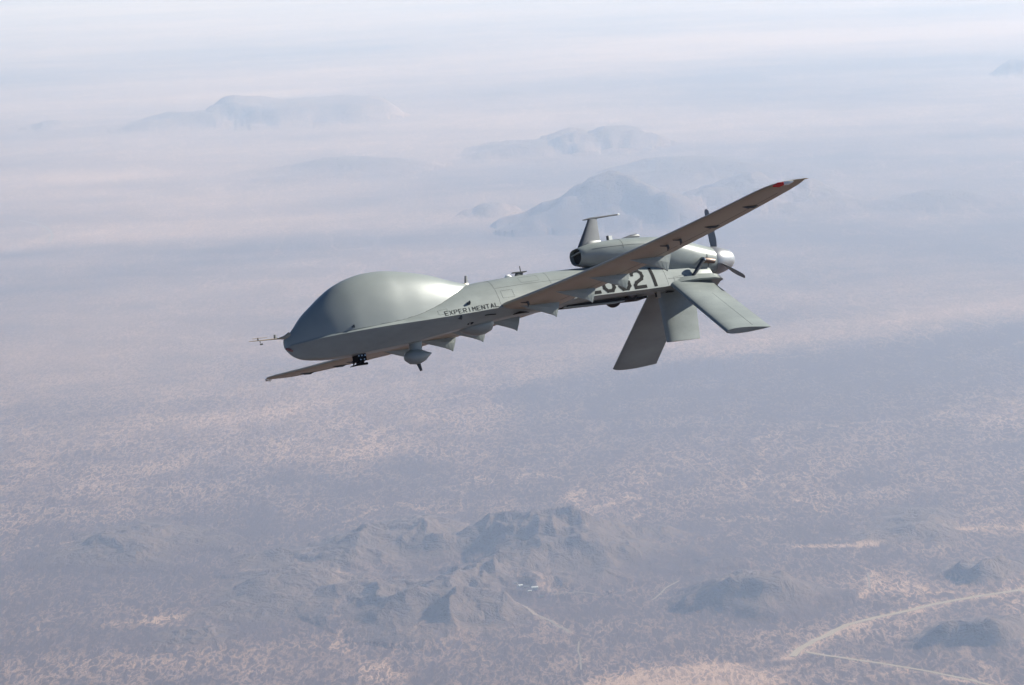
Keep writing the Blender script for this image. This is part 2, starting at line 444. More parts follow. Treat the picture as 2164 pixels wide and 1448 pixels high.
for i, hp in enumerate(HILLS):
    fs = FA[fid == i]
    if len(fs) < 4: continue
    o = ground_object('hill', fs, M_DESERT)
    tag(o, hp[-1][0].lower() + hp[-1][1:], None, None, 'structure')

# ------------------------------------------------------------------ dirt roads (graded strips lying on the plain)
def flat_mat(name, c1, c2, sc):
    m, n, l, b = new_mat(name)
    geo = n.new('ShaderNodeNewGeometry'); no = n.new('ShaderNodeTexNoise'); no.inputs['Scale'].default_value = sc; no.inputs['Detail'].default_value = 5
    l.new(geo.outputs['Position'], no.inputs['Vector'])
    mx = n.new('ShaderNodeMix'); mx.data_type = 'RGBA'; mx.inputs[6].default_value = (*c1, 1); mx.inputs[7].default_value = (*c2, 1)
    l.new(no.outputs[0], mx.inputs[0]); l.new(mx.outputs[2], b.inputs['Base Color']); b.inputs['Roughness'].default_value = .95
    return m
M_ROAD = flat_mat('road_sand', (.18, .14, .09), (.245, .19, .125), 1 / 40.)
M_ROAD2 = flat_mat('track_sand', (.115, .09, .066), (.17, .13, .094), 1 / 25.)
def road(pts, width, label, mat, seed, name='dirt_road'):
    P = np.array([ground_at(*p)[:2] for p in pts])
    # smooth path
    d = np.concatenate([[0], np.cumsum(np.hypot(*np.diff(P, axis=0).T))]); cx = Curve(d, P[:, 0]); cy = Curve(d, P[:, 1])
    n = int(max(12, d[-1] / 14)); t = np.linspace(0, d[-1], n)
    X = np.array([cx(q) for q in t]); Y = np.array([cy(q) for q in t])
    dx = np.gradient(X); dy = np.gradient(Y); L = np.hypot(dx, dy); nx, ny = -dy / L, dx / L
    wob = 2.0 * (fbm(t / 60., t * 0 + seed, 3, seed) - .5) * width * .35
    rowsV = []
    for s in (-1, -.33, .33, 1):
        w = width * .5 * (1 + .45 * (fbm(t / 22., t * 0 + s * 9, 3, seed + 3) - .5) * abs(s))
        xx = X + nx * (s * w + wob); yy = Y + ny * (s * w + wob)
        rowsV.append(np.stack([xx, yy, height(xx, yy) + 1.2], -1))
    V = np.concatenate(rowsV); Fc = []
    for r in range(3):
        for i in range(n - 1): Fc.append((r * n + i, r * n + i + 1, (r + 1) * n + i + 1, (r + 1) * n + i))
    o = mesh(name, V, Fc, mat, None, True, 60, flip=False)
    tag(o, label, None, None, 'structure')
road([(1672, 1384), (1700, 1362), (1745, 1340), (1800, 1316), (1860, 1300), (1930, 1284), (2000, 1268), (2070, 1256), (2180, 1240)], 19, 'wide pale dirt road running from the fork up to the right edge', M_ROAD, 1)
road([(1700, 1374), (1760, 1384), (1850, 1397), (1940, 1412), (2030, 1430), (2110, 1450)], 12, 'narrower pale dirt road running from the fork down to the right', M_ROAD, 2)
road([(1060, 1262), (1075, 1276), (1110, 1292), (1150, 1306), (1185, 1322), (1208, 1334)], 9, 'pale dirt road curving from the homestead round the end of the long hill', M_ROAD2, 3)
road([(1165, 1257), (1210, 1256), (1262, 1258)], 5, 'short pale track leaving the homestead to the right', M_ROAD2, 4)
road([(1224, 1352), (1222, 1370), (1226, 1390), (1228, 1412)], 4.5, 'faint pale track wandering down the scrub below the homestead road', M_ROAD2, 5, 'dirt_track')
road([(1835, 1208), (1837, 1225), (1838, 1240)], 5, 'thin pale track crossing the plain above the wide dirt road', M_ROAD2, 7, 'dirt_track')
road([(40, 464), (75, 472), (104, 484), (110, 500), (103, 512)], 16, 'thin hooked pale road far off at the left edge', M_ROAD2, 8, 'dirt_track')
road([(160, 1163), (195, 1156), (216, 1146)], 6, 'short pale track over the low dark rise at left', M_ROAD2, 9, 'dirt_track')
road([(1436, 1226), (1410, 1240), (1385, 1262), (1378, 1266)], 6, 'faint pale wash beside the lone cone shaped hill', M_ROAD2, 13, 'dirt_track')

# ------------------------------------------------------------------ homestead
M_WALL = flat_mat('pale_wall', (.26, .25, .22), (.34, .32, .29), 1 / 3.)
M_ROOFW = flat_mat('white_metal_roof', (.42, .42, .40), (.5, .5, .47), 1 / 3.)
M_ROOFD = flat_mat('dark_roof', (.07, .065, .06), (.12, .11, .1), 1 / 3.)
M_GLASS = flat_mat('window_dark', (.02, .02, .025), (.03, .03, .035), 1 / 3.)
def house(px, py, L, W, H, rot, roofm, name, label):
    x, y, _ = ground_at(px, py); z = float(height(np.array([x]), np.array([y]))[0]) - 1.5
    e = bpy.data.objects.new(name, None); COL.objects.link(e); e.location = (x, y, z); e.rotation_euler = (0, 0, rot)
    tag(e, label, 'house' if 'house' in name else 'shed', 'buildings of the desert homestead')
    H += 1.5
    mesh('wall', *box(-L / 2, L / 2, -W / 2, W / 2, 0, H), M_WALL, e, False, flip=False)
    o = .5; hr = W * .22
    V = [(-L/2-o, -W/2-o, H+.02), (L/2+o, -W/2-o, H+.02), (L/2+o, W/2+o, H+.02), (-L/2-o, W/2+o, H+.02), (-L/2-o, 0, H+hr), (L/2+o, 0, H+hr)]
    mesh('roof', V, [(0, 1, 5, 4), (2, 3, 4, 5), (0, 4, 3), (1, 2, 5), (0, 3, 2, 1)], roofm, e, False, flip=False)
    mesh('door', *box(-.6, .6, -W / 2 - .06, -W / 2 - .01, 1.5, 3.6), M_GLASS, e, False, flip=False)
    for wx in (-L * .3, L * .3):
        mesh('window', *box(wx - .8, wx + .8, -W / 2 - .06, -W / 2 - .01, 2.3, 3.5), M_GLASS, e, False, flip=False)
house(1131, 1256, 17, 10, 5.0, .1, M_ROOFW, 'ranch_house', 'bright white roofed house, the brightest building at the right end of the homestead')
house(1113, 1252, 14, 8, 3.2, -.2, M_ROOFD, 'ranch_house', 'dark roofed pale house in the middle of the homestead beside the white roofed one')
house(1100, 1249, 12, 8, 3.0, .5, M_ROOFW, 'ranch_house', 'small pale roofed house third from the right in the homestead')
house(1120, 1259, 9, 6, 2.6, .2, M_ROOFW, 'storage_shed', 'little white shed nearest to the road in front of the homestead')
house(1090, 1247, 10, 6, 2.6, -.1, M_ROOFD, 'storage_shed', 'dark roofed shed at the left end of the homestead')
house(1145, 1260, 12, 5, 2.4, .1, M_ROOFD, 'storage_shed', 'long low dark shed right of the bright white roofed house')

# ------------------------------------------------------------------ the aircraft
root = bpy.data.objects.new('unmanned_aircraft', None); COL.objects.link(root)
Rm = Matrix(((-0.8625390136624094, 0.49175530547784785, -0.11917705083054594),
             (-0.5058293718923559, -0.8320610736937439, 0.2276203333944452),
             (0.012770921707636995, 0.25661467062115206, 0.9664294151052805)))
root.matrix_world = Matrix.Translation((-3.534479553434542, 58.25445354032747, 1992.4879847226687)) @ Rm.to_4x4()
tag(root, 'grey green unmanned aircraft with bulbous nose, long thin wings and inverted V tail', 'drone aircraft')

zb = Curve([0, .06, .16, .28, .45, .8, 1.2, 1.6, 2.0, 2.6, 3.1, 3.7, 4.4, 5.1, 5.9, 6.8, 7.4, 7.9], [-.07, -.155, -.23, -.275, -.30, -.315, -.305, -.28, -.245, -.165, -.09, -.015, .05, .10, .13, .15, .19, .30])
wb = Curve([0, .06, .16, .28, .45, .8, 1.6, 2.6, 3.7, 5, 7, 7.9], [.0, .008, .02, .045, .085, .16, .25, .27, .26, .26, .24, .18])
zc = Curve([0, .6, 1.6, 2.3, 3.2, 3.7, 5.5, 6.9, 7.9], [-.05, .0, .05, .075, .12, .15, .18, .21, .34])
wc = Curve([0, .06, .2, .45, .8, 1.2, 1.8, 2.6, 3.5, 5, 6, 7, 7.6, 7.9], [.0, .06, .15, .27, .385, .46, .505, .49, .45, .40, .38, .355, .33, .27])
zt = Curve([0, .1, .3, .6, 1.0, 1.5, 1.8, 2.2, 2.6, 3.0, 3.4, 4.0, 4.4, 5.2, 6, 7, 7.6, 7.9], [-.02, .04, .12, .19, .23, .24, .26, .36, .47, .57, .63, .67, .69, .705, .70, .68, .64, .56])
EA, EB, EK = .86, .80, .34
def side_y(X, z, off=0.0):
    t = min(max((z - zc(X)) / (zt(X) - zc(X)), 0), 1); st = t ** (1 / EB); ct = math.sqrt(max(0, 1 - st * st))
    return wc(X) * ((1 - EK) * ct ** EA + EK * (1 - t)) + off
def fus_section(X):
    b, w, c, W, t = zb(X), wb(X), zc(X), wc(X), zt(X)
    half = [(0, b - .0)]
    for k in range(1, 5): half.append((w * k / 5, b + .012 * (k / 5) ** 2))
    for k in range(0, 7):     # soft belly corner then slanting side up to the chine
        s = k / 6.; a0 = np.array([w, b + .014]); a1 = np.array([W, c])
        ctrl = np.array([w + (W - w) * .54, b + .014 + (c - b) * .40])
        p = (1 - s) ** 2 * a0 + 2 * s * (1 - s) * ctrl + s * s * a1
        half.append(tuple(p))
    for k in range(1, 15):
        a = math.pi / 2 * k / 14
        half.append((W * ((1 - EK) * max(math.cos(a), 0) ** EA + EK * (1 - math.sin(a) ** EB)), c + (t - c) * math.sin(a) ** EB))
    P = [(X, y, z) for y, z in half] + [(X, -y, z) for y, z in half[-2:0:-1]]
    return P
Xs = list(np.concatenate([np.linspace(0, .3, 9), np.linspace(.36, 7.9, 74)]))
fus = mesh('fuselage', *loft([fus_section(x) for x in Xs]), M_PAINT, root, True, 28)

# radome: bulb over the nose
dt = Curve([.0, .09, .19, .38, .56, .75, .93, 1.12, 1.32, 1.55, 1.8, 2.05, 2.3, 2.7, 3.05, 3.38, 3.6], [.06, .13, .22, .41, .545, .68, .79, .875, .935, .975, .985, .965, .925, .84, .725, .635, .58])
dw = Curve([.0, .09, .25, .5, .8, 1.2, 1.7, 2.2, 2.6, 3.0, 3.3, 3.6], [.02, .075, .165, .27, .365, .435, .455, .425, .37, .28, .18, .06])
def dome_section(X):
    W, t = dw(X), dt(X); base = min(zc(X) - .01 + max(0, X - 2.0) * .22, t - .06)
    P = []
    for k in range(0, 37):
        a = math.pi * k / 36
        P.append((X, W * math.copysign(abs(math.cos(a)) ** .86, math.cos(a)), base + (t - base) * max(math.sin(a), 0) ** .92))
    return P
dome = mesh('radome', *loft([dome_section(x) for x in np.concatenate([np.linspace(0, .4, 9), np.linspace(.46, 3.58, 46)])]), M_RADOME, root, True, 60)
# dark sealing strip where the radome meets the fuselage
def seam_pts(sgn):
    out = []
    for X in np.linspace(.75, 3.42, 60):
        W, t = dw(X), dt(X); base = min(zc(X) - .01 + max(0, X - 2.0) * .22, t - .06)
        best = None
        for a in np.linspace(0.0, math.pi / 2, 160):
            y = W * max(math.cos(a), 0) ** .86; z = base + (t - base) * math.sin(a) ** .92
            e = y - side_y(X, z) if zc(X) < z < zt(X) - .002 else (9 if z < zc(X) else None)
            if e is None: continue
            if best is None or abs(e) < abs(best[0]): best = (e, y, z)
        if best and abs(best[0]) < .02: out.append((X, sgn * (best[1] + .001), best[2] + .001))
    return out
for s in (1, -1):
    sp = seam_pts(s)
    if len(sp) > 3: mesh('seal_strip', *tube(sp, .0028, 6), M_DARK, dome)

# wings
def zwing(e): return .1804 + (.4667 - .1804) * abs(e) ** 1.97
def chord(e): return 1.1068 + (.4938 - 1.1068) * abs(e)
def xle(e): return 3.741 - .034 * abs(e)
def airfoil(n=16, thick=.13, camber=.02):
    up = []; lo = []
    for k in range(n + 1):
        x = .5 * (1 - math.cos(math.pi * k / n))
        t = 5 * thick * (.2969 * math.sqrt(x) - .126 * x - .3516 * x * x + .2843 * x ** 3 - .1036 * x ** 4)
        c = camber * 4 * x * (1 - x)
        up.append((x, c + t)); lo.append((x, c - t))
    return up + lo[-2:0:-1]
AF = airfoil(18, .135, .022)
def wing_sec(Y, s, c=None, dx=0., dz=0., th=1.0):
    e = Y / 8.53; c = chord(e) if c is None else c; x0 = xle(e) + dx; z0 = zwing(e) + dz
    return [(x0 + a * c, s * Y, z0 - .0716 * a * c + b * c * th) for a, b in AF]
def under(Y, x):
    e = Y / 8.53; c = chord(e); a = min(max((x - xle(e)) / c, 0.001), 1)
    t = 5 * .135 * (.2969 * math.sqrt(a) - .126 * a - .3516 * a * a + .2843 * a ** 3 - .1036 * a ** 4)
    return zwing(e) - .0716 * a * c + (.022 * 4 * a * (1 - a) - t) * c
def hook(name, Y, s, x, parent):     # small tie-down: a bent finger under the wing
    z = under(Y, x) + .005
    V, Fc = join(tube([(x, s * Y, z), (x + .01, s * Y, z - .06), (x - .01, s * Y, z - .085)], [.022, .02, .014], 7), tube([(x - .13, s * Y, z - .012), (x - .02, s * Y, z - .022)], [.006, .012], 6))
    mesh(name, V, Fc, M_DARK, parent)
for s in (1, -1):
    secs = [wing_sec(Y, s) for Y in (.18, .32, .42, .6, 1, 1.5, 2, 2.6, 3.2, 3.8, 4.4, 5, 5.6, 6.2, 6.8, 7.4, 7.9)]
    for Y, f in ((8.1, .985), (8.22, .95), (8.34, .87), (8.44, .74), (8.52, .55), (8.58, .33), (8.61, .14)):
        c0 = chord(Y / 8.53); secs.append(wing_sec(Y, s, c0 * f, c0 * (1 - f) * 1.0 + (.06 if f < .2 else 0), 0.0, .9 if f > .5 else .7))
    w = mesh('wing', *loft(secs), M_BOUNCE, root, True, 35)
    w['label'] = ('near wing reaching towards the viewer with a red and white lamp at its tip' if s > 0 else 'far wing dipping down behind the nose')
    for Y in (.65, 1.8, 2.85, 4.1):
        dz = .0
        x0, x1 = 3.92, 4.66
        prof = []
        n = 9
        secs = []
        for k in range(n):
            q = k / (n - 1); x = x0 + (x1 - x0) * q
            ztop = under(Y, min(x, xle(Y / 8.53) + chord(Y / 8.53) * .93)) + .03
            depth = .03 + .23 * q ** 1.0
            zbot = under(Y, min(x, xle(Y / 8.53) + chord(Y / 8.53) * .93)) + .03 - depth
            hw = .006 + .030 * math.sin(math.pi * min(q * .75 + .06, 1))
            sh = -.10 * (q ** 6)      # rear edge leans forward going down
            secs.append([(x, s * Y - hw, ztop), (x, s * Y + hw, ztop), (x + sh * .5, s * Y + hw, (ztop + zbot) / 2), (x + sh, s * Y + hw * .35, zbot), (x + sh, s * Y - hw * .35, zbot), (x + sh * .5, s * Y - hw, (ztop + zbot) / 2)])
        mesh('underwing_fairing', *loft(secs), M_PAINT, w, False)
    for Y, x in ((1.02, 3.86), (5.05, 4.02), (5.42, 4.02)):
        hook('tie_down_hook', Y, s, x, w)
    for Y in (6.15, 7.3):               # slim actuator blisters
        x = xle(Y / 8.53) + chord(Y / 8.53) * .62; z = under(Y, x)
        mesh('actuator_fairing', *tube([(x - .16, s * Y, z + .01), (x - .05, s * Y, z - .012), (x + .06, s * Y, z - .014), (x + .17, s * Y, z + .012)], [.004, .02, .02, .004], 10), M_DARK, w)
    # flap gap and aileron gaps: thin dark battens let into the underside
    for Y0, Y1, xr in ((.9, 4.9, .76), (5.0, 8.0, .74)):
        pts = [(xle(Y / 8.53) + chord(Y / 8.53) * xr, s * Y, under(Y, xle(Y / 8.53) + chord(Y / 8.53) * xr) + .0005) for Y in np.linspace(Y0, Y1, 14)]
        mesh('hinge_line', *tube(pts, .0035, 5), M_DARK, w)
    # tip lamp
    Y = 8.46; e = Y / 8.53; xl = xle(e) + .11
    lz = zwing(e)
    lamp = mesh('navigation_lamp', *tube([(xl - .02, s * (Y - .10), lz - .02), (xl + .02, s * (Y - .02), lz - .022), (xl + .07, s * (Y + .05), lz - .022)], [.012, .036, .02], 10), M_RED if s > 0 else M_WHITE, w)
    mesh('lamp_housing', *tube([(xl + .05, s * (Y - .0), lz - .022), (xl + .12, s * (Y + .08), lz - .02), (xl + .19, s * (Y + .12), lz - .012)], [.02, .032, .008], 10), M_WHITE, w)

# wing root leading edge dark fillet
# engine nacelle
nt = Curve([5.52, 5.6, 5.75, 5.95, 6.3, 6.8, 7.2, 7.6, 7.9, 8.07], [1.03, 1.05, 1.082, 1.10, 1.112, 1.10, 1.06, .965, .88, .83])
nm = Curve([5.52, 5.8, 6.3, 7, 7.5, 8.07], [.90, .92, .92, .86, .72, .60])
nb = Curve([5.52, 5.7, 6.0, 6.4, 6.8, 7.3, 7.7, 8.07], [.745, .70, .655, .58, .50, .38, .36, .37])
nw = Curve([5.52, 5.7, 6.0, 6.5, 7, 7.5, 7.8, 8.07], [.195, .235, .285, .325, .335, .31, .27, .23])
def nac_section(X, k0=1.0):
    P = []
    for k in range(40):
        a = 2 * math.pi * k / 40; cy, sz = math.cos(a), math.sin(a)
        q = min(max((X - 7.2) / .8, 0), 1); eu = .72 + .28 * q; el = .85 + .15 * q
        e1 = eu if sz >= 0 else el
        y = nw(X) * math.copysign(abs(cy) ** e1, cy)
        z = nm(X) + ((nt(X) - nm(X)) * abs(sz) ** .9 if sz >= 0 else -(nm(X) - nb(X)) * abs(sz) ** .95)
        P.append((X, y * k0, nm(X) + (z - nm(X)) * k0))
    return P
xs = list(np.linspace(5.52, 8.07, 40))
secs = [nac_section(x) for x in xs]
lip = [[(5.50, p[1] * .93, .895 + (p[2] - .895) * .93) for p in nac_section(5.52)]]
deep = [[(5.56, p[1] * .86, .895 + (p[2] - .895) * .86) for p in nac_section(5.52)], [(5.95, p[1] * .8, .895 + (p[2] - .895) * .8) for p in nac_section(5.52)]]
nac = mesh('engine_nacelle', *loft(deep[::-1] + lip + secs), M_PAINT, root, True, 32)
mesh('air_intake', *loft([[(5.563, p[1] * .835, .895 + (p[2] - .895) * .835) for p in nac_section(5.52)], [(5.93, p[1] * .79, .895 + (p[2] - .895) * .79) for p in nac_section(5.52)]], cap0=True), M_HOLE, nac)
mesh('intake_splitter', *loft([[(x, -.165, .935 + dz), (x, .165, .965 + dz), (x, .165, .95 + dz), (x, -.165, .92 + dz)] for x, dz in ((5.515, 0), (5.62, 0))]), M_PAINT, nac, False)
# louvre and vent details on the cowl
mesh('cowl_vent', *tube([(7.42, .21, .935), (7.60, .235, .865)], [.010, .012], 6), M_DARK, nac)
mesh('cowl_joint', *tube([(7.86, .272 * math.cos(a) * 1.0, .605 + .262 * math.sin(a)) for a in np.linspace(-.5, math.pi / 2, 16)], .004, 5), M_DARK, nac)
# cooling-air scoop on top and small antennas on the nacelle
mesh('teardrop_fairing', *tube([(6.36, -.06, 1.09), (6.5, -.06, 1.115), (6.66, -.06, 1.14), (6.78, -.06, 1.15), (6.83, -.06, 1.145)], [.006, .026, .04, .038, .012], 12), M_MAST, nac)
mesh('box_antenna', *box(6.18, 6.25, -.02, .02, 1.08, 1.185), M_WHITE, nac, False)
mesh('box_antenna_face', *box(6.165, 6.179, -.03, .03, 1.09, 1.19), M_DARK, nac, False)
# mast with T bar
def blade(x0, x1, z0, xt0, xt1, z1, th0, th1, Y=0., n=8):
    secs = []
    for k in range(2):
        a, b, z, th = ((x0, x1, z0, th0), (xt0, xt1, z1, th1))[k]
        c = b - a
        secs.append([(a + u * c, Y + v * th / .135, z) for u, v in airfoil(8, .135, 0)])
    return loft(secs)
mast = mesh('antenna_mast', *join(blade(5.56, 6.02, 1.03, 5.86, 6.03, 1.49, .085, .05), blade(5.62, 6.1, 1.04, 5.72, 6.02, 1.13, .14, .08)), M_MAST, nac)
mesh('mast_crossbar', *join(tube([(5.76, -.0, 1.487), (5.9, 0, 1.5), (6.08, 0, 1.51), (6.43, 0, 1.525)], [.008, .02, .016, .012], 8)), M_MAST, mast)
mesh('bar_tip', *tube([(6.43, 0, 1.525), (6.45, 0, 1.527), (6.475, 0, 1.528)], [.014, .02, .006], 8), M_WHITE, mast)

# spinner
spn = [(8.075, .232), (8.12, .238), (8.20, .230), (8.30, .205), (8.38, .178), (8.44, .155), (8.485, .12), (8.51, .07), (8.52, .02)]
spz = Curve([8.07, 8.52], [.598, .60])
secs = [[(x, r * math.cos(a), spz(x) + r * math.sin(a)) for a in np.linspace(0, 2 * math.pi, 40, endpoint=False)] for x, r in spn]
prop = bpy.data.objects.new('propeller', None); COL.objects.link(prop); prop.parent = root; prop.location = (-8.2, 0, .6)
spin = mesh('spinner', *loft(secs), M_SPIN, prop, True, 50); spin.location = (8.2, 0, -.6)
mesh('hub_ring', *loft([[(x, r * math.cos(a), .598 + r * math.sin(a)) for a in np.linspace(0, 2 * math.pi, 40, endpoint=False)] for x, r in ((8.045, .225), (8.06, .215), (8.075, .215))]), M_DARK, prop).location = (8.2, 0, -.6)
bm_secs = []
for rr_, c, tw in ((.14, .07, 62), (.22, .10, 52), (.32, .125, 42), (.48, .13, 33), (.64, .115, 27), (.76, .095, 24), (.84, .085, 22), (.875, .04, 21)):
    t = math.radians(tw); row = []
    for u, v in airfoil(7, .12, .02):
        a = (u - .35) * c; bb = v * c
        row.append((a * math.sin(t) + bb * math.cos(t), a * math.cos(t) - bb * math.sin(t), rr_))
    bm_secs.append(row)
b0 = mesh('propeller_blade', *loft(bm_secs), M_PROP, prop)
b0.location = (.02, 0, 0)
BL = [b0]
for k in (1, 2):
    c = b0.copy(); COL.objects.link(c); c.parent = prop; c.location = b0.location; BL.append(c)
for k, bl in enumerate(BL): bl.rotation_euler = (math.radians(2) + k * 2 * math.pi / 3, 0, 0)

# tail root shelves, tails, ventral fin
for s in (1, -1):
    secs = []
    for x, yo, zz, th in ((6.98, .33, .235, .01), (7.2, .40, .262, .02), (7.5, .455, .275, .022), (7.8, .47, .262, .022), (7.95, .45, .235, .018), (8.0, .40, .225, .01)):
        zi = zz + .095
        secs.append([(x, s * .12, zz - .1), (x, s * .12, zi + .02), (x, s * (yo - .12), zi), (x, s * (yo - .03), zz + .02), (x, s * yo, zz), (x, s * (yo - .02), zz - th), (x, s * (yo - .10), zz - th - .01)])
    mesh('tail_root_fairing', *loft(secs), M_PAINT, root, True, 30)
AT = airfoil(14, .12, 0)
for s in (1, -1):
    secs = []
    rt = (7.0, .28, .27, .80); tp = (6.946, 1.793, -.808, .874)
    n_ = np.array([0, s * math.sin(math.radians(35.5)), math.cos(math.radians(35.5))])
    for q in np.linspace(0, 1, 9):
        x0 = rt[0] + (tp[0] - rt[0]) * q; y0 = rt[1] + (tp[1] - rt[1]) * q; z0 = rt[2] + (tp[2] - rt[2]) * q; c = rt[3] + (tp[3] - rt[3]) * q
        secs.append([tuple(np.array([x0 + u * c, s * y0, z0]) + n_ * v * c * (1.15 - .15 * q)) for u, v in AT])
    tl = mesh('tail_fin', *loft(secs), M_PAINT, root, True, 40)
    tl['label'] = 'near tail fin sloping down to the right, lit from above' if s > 0 else 'far tail fin hanging down in shade'
    mesh('hinge_line', *tube([(rt[0] + (tp[0] - rt[0]) * q + .62 * (rt[3] + (tp[3] - rt[3]) * q), s * (rt[1] + (tp[1] - rt[1]) * q) + n_[1] * .038, rt[2] + (tp[2] - rt[2]) * q + n_[2] * .038) for q in np.linspace(.3, .97, 8)], .003, 5), M_DARK, tl)
secs = []
for q in np.linspace(0, 1, 6):
    x0 = 6.93 + .02 * q; c = .74 - .08 * q; z0 = .2 - .865 * q
    secs.append([(x0 + u * c, v * c * 1.15, z0) for u, v in AT])
mesh('ventral_fin', *loft(secs), M_PAINT, root, True, 40)

# exhaust pipe and stub on the near side of the engine, and its twin
for s in (1, -1):
    ex = mesh('exhaust_pipe', *tube([(7.46, s * .335, .33), (7.62, s * .36, .50), (7.70, s * .37, .585)], [.030, .036, .036], 12), M_DARK, root)
    mesh('pipe_rim', *tube([(7.70, s * .37, .585), (7.715, s * .372, .605)], [.042, .040], 12), M_METAL, ex)
    mesh('exhaust_stub', *tube([(7.72, s * .27, .60), (7.86, s * .275, .575), (7.98, s * .25, .56)], [.045, .05, .04], 12), M_HEAT, ex)

# belly: wheels, gear slot, pods
mesh('gear_bay', *box(5.1, 6.62, -.16, .17, .085, .118), M_HOLE, fus, False)
mesh('gear_leg', *tube([(5.05, .1, .085), (6.0, .12, .07), (6.2, .12, .09)], .022, 8), M_PAINT, root)
def wheel(x, y, z, r, w, name='main_wheel'):
    secs = [[(x + rr * math.cos(a), y + yy, z + rr * math.sin(a)) for a in np.linspace(0, 2 * math.pi, 32, endpoint=False)] for yy, rr in ((-w / 2, r * .6), (-w / 2, r * .85), (-w * .3, r * .98), (0, r), (w * .3, r * .98), (w / 2, r * .85), (w / 2, r * .6))]
    o = mesh(name, *loft(secs), M_RUBBER, root, True, 40)
    mesh('rim', *loft([[(x + rr * math.cos(a), y + yy, z + rr * math.sin(a)) for a in np.linspace(0, 2 * math.pi, 20, endpoint=False)] for yy, rr in ((-w / 2 - .004, r * .5), (w / 2 + .004, r * .5))]), M_HEAT, o)
wheel(6.05, .02, .15, .15, .10); wheel(6.33, .14, .17, .115, .09)
# vent box under the tail
vb = mesh('belly_vent', *box(6.80, 6.87, .13, .2, .06, .16), M_BOUNCE, root, False)
mesh('vent_opening', *box(6.792, 6.799, .145, .187, .075, .145), M_HOLE, vb, False)
mesh('belly_vent_opening', *box(7.02, 7.14, .12, .2, .135, .148), M_HOLE, vb, False)

# blister radome ahead of the wing
secs = []
for x, r, d in ((3.14, .03, .02), (3.2, .10, .07), (3.32, .16, .125), (3.45, .185, .165), (3.58, .185, .175), (3.68, .15, .15), (3.72, .11, .09)):
    z0 = -.06 + (x - 3.14) * .14
    secs.append([(x, r * math.cos(a), z0 - (d * abs(math.sin(a)) ** .8 if math.sin(a) < 0 else -.05 * math.sin(a)) - .02) for a in np.linspace(0, 2 * math.pi, 24, endpoint=False)])
mesh('belly_blister', *loft(secs), M_PAINT, root, True, 45)
# data link pod on a stalk
pod = mesh('belly_pod', *tube([(2.06, 0, -.40), (2.09, 0, -.41), (2.17, 0, -.425), (2.30, 0, -.43), (2.42, 0, -.42), (2.50, 0, -.405), (2.565, 0, -.395)], [.02, .07, .115, .125, .085, .035, .004], 20), M_PAINT, root, True, 50)
mesh('pod_stalk', *join(blade(2.19, 2.42, -.14, 2.17, 2.40, -.36, .10, .10), blade(2.17, 2.40, -.34, 2.12, 2.52, -.41, .10, .13)), M_PAINT, pod)
mesh('pod_aerial', *tube([(2.29, 0, -.53), (2.32, 0, -.66)], [.035, .022], 8), M_DARK, pod)
# camera box with lamps under the nose
lb = mesh('landing_light_box', *box(1.185, 1.33, -.08, .115, -.405, -.27), M_BLACK, root, False)
for x in (1.195, 1.25, 1.305):
    mesh('lamp', *tube([(x, .12, -.325), (x, .13, -.325)], [.014, .013], 8), M_METAL, lb)
for x in (1.22, 1.285):
    mesh('lamp', *tube([(x, .12, -.385), (x, .13, -.385)], [.012, .011], 8), M_METAL, lb)
mesh('light_bracket', *join(tube([(1.18, .03, -.45), (1.38, .03, -.445)], .02, 8), tube([(1.06, .03, -.475), (1.2, .03, -.455)], [.006, .016], 8), box(1.21, 1.30, -.03, .06, -.45, -.41)), M_BLACK, lb)

# nose: air data boom, red chin lamp
boom = mesh('air_data_boom', *tube([(.12, -.0, .13), (.04, -.0, .105), (-.07, 0, .098), (-.3, 0, .10), (-.59, 0, .103)], [.055, .035, .012, .009, .005], 10), M_BOUNCE, root)
mesh('angle_vane', *box(-.52, -.27, -.012, .012, .135, .141), M_BOUNCE, boom, False)
mesh('vane_post', *join(tube([(-.43, 0, .10), (-.43, 0, .145)], .012, 7), tube([(-.40, 0, .10), (-.40, .0, .06)], .006, 6), box(-.41, -.36, -.004, .004, .028, .052)), M_DARK, boom)
mesh('boom_fin', *blade(-.16, -.10, .10, -.15, -.11, .165, .02, .014), M_DARK, boom)
mesh('chin_lamp', *tube([(.0, .035, -.075), (.045, .075, -.105), (.085, .10, -.135)], [.012, .024, .010], 10), M_RUST, fus)

# blade antennas along the top and sides
def top_blade(x, w, h, z, nm_='blade_antenna', y=0., lean=.03):
    o = mesh(nm_, *blade(x, x + w, z - .01, x + lean, x + w * .75 + lean, z + h, .03, .02, y), M_MAST, root)
    return o
o = top_blade(3.36, .07, .14, .635)
mesh('antenna_base', *blade(3.30, 3.46, .61, 3.32, 3.44, .655, .07, .04), M_BOUNCE, o)
o = mesh('antenna_plate', *join(blade(4.30, 4.46, .68, 4.33, 4.47, .735, .04, .04), box(4.27, 4.53, -.03, .03, .735, .75)), M_DARK, root, False)
mesh('rod_aerial', *tube([(4.43, 0, .75), (4.43, 0, .84)], .008, 6), M_DARK, o)
mesh('small_beacon', *tube([(4.12, 0, .675), (4.16, 0, .70), (4.2, 0, .70), (4.24, 0, .685)], [.01, .024, .024, .01], 8), M_WHITE, root)
def side_fin(x, z, L, h, name='side_probe'):
    y = side_y(x, z) if z > zc(x) else wc(x) * .93
    V = [(x - L, y - .01, z), (x, y - .01, z - .02), (x - .01, y + h, z + .02), (x, y - .01, z + .06), (x - L * .2, y + h * .9, z + .05)]
    mesh(name, V, [(0, 1, 2), (0, 2, 4), (0, 4, 3), (1, 3, 4, 2), (0, 3, 1)], M_DARK, root, False)
side_fin(1.06, .085, .09, .05); side_fin(3.17, .262, .08, .045); side_fin(2.96, .045, .07, .04)
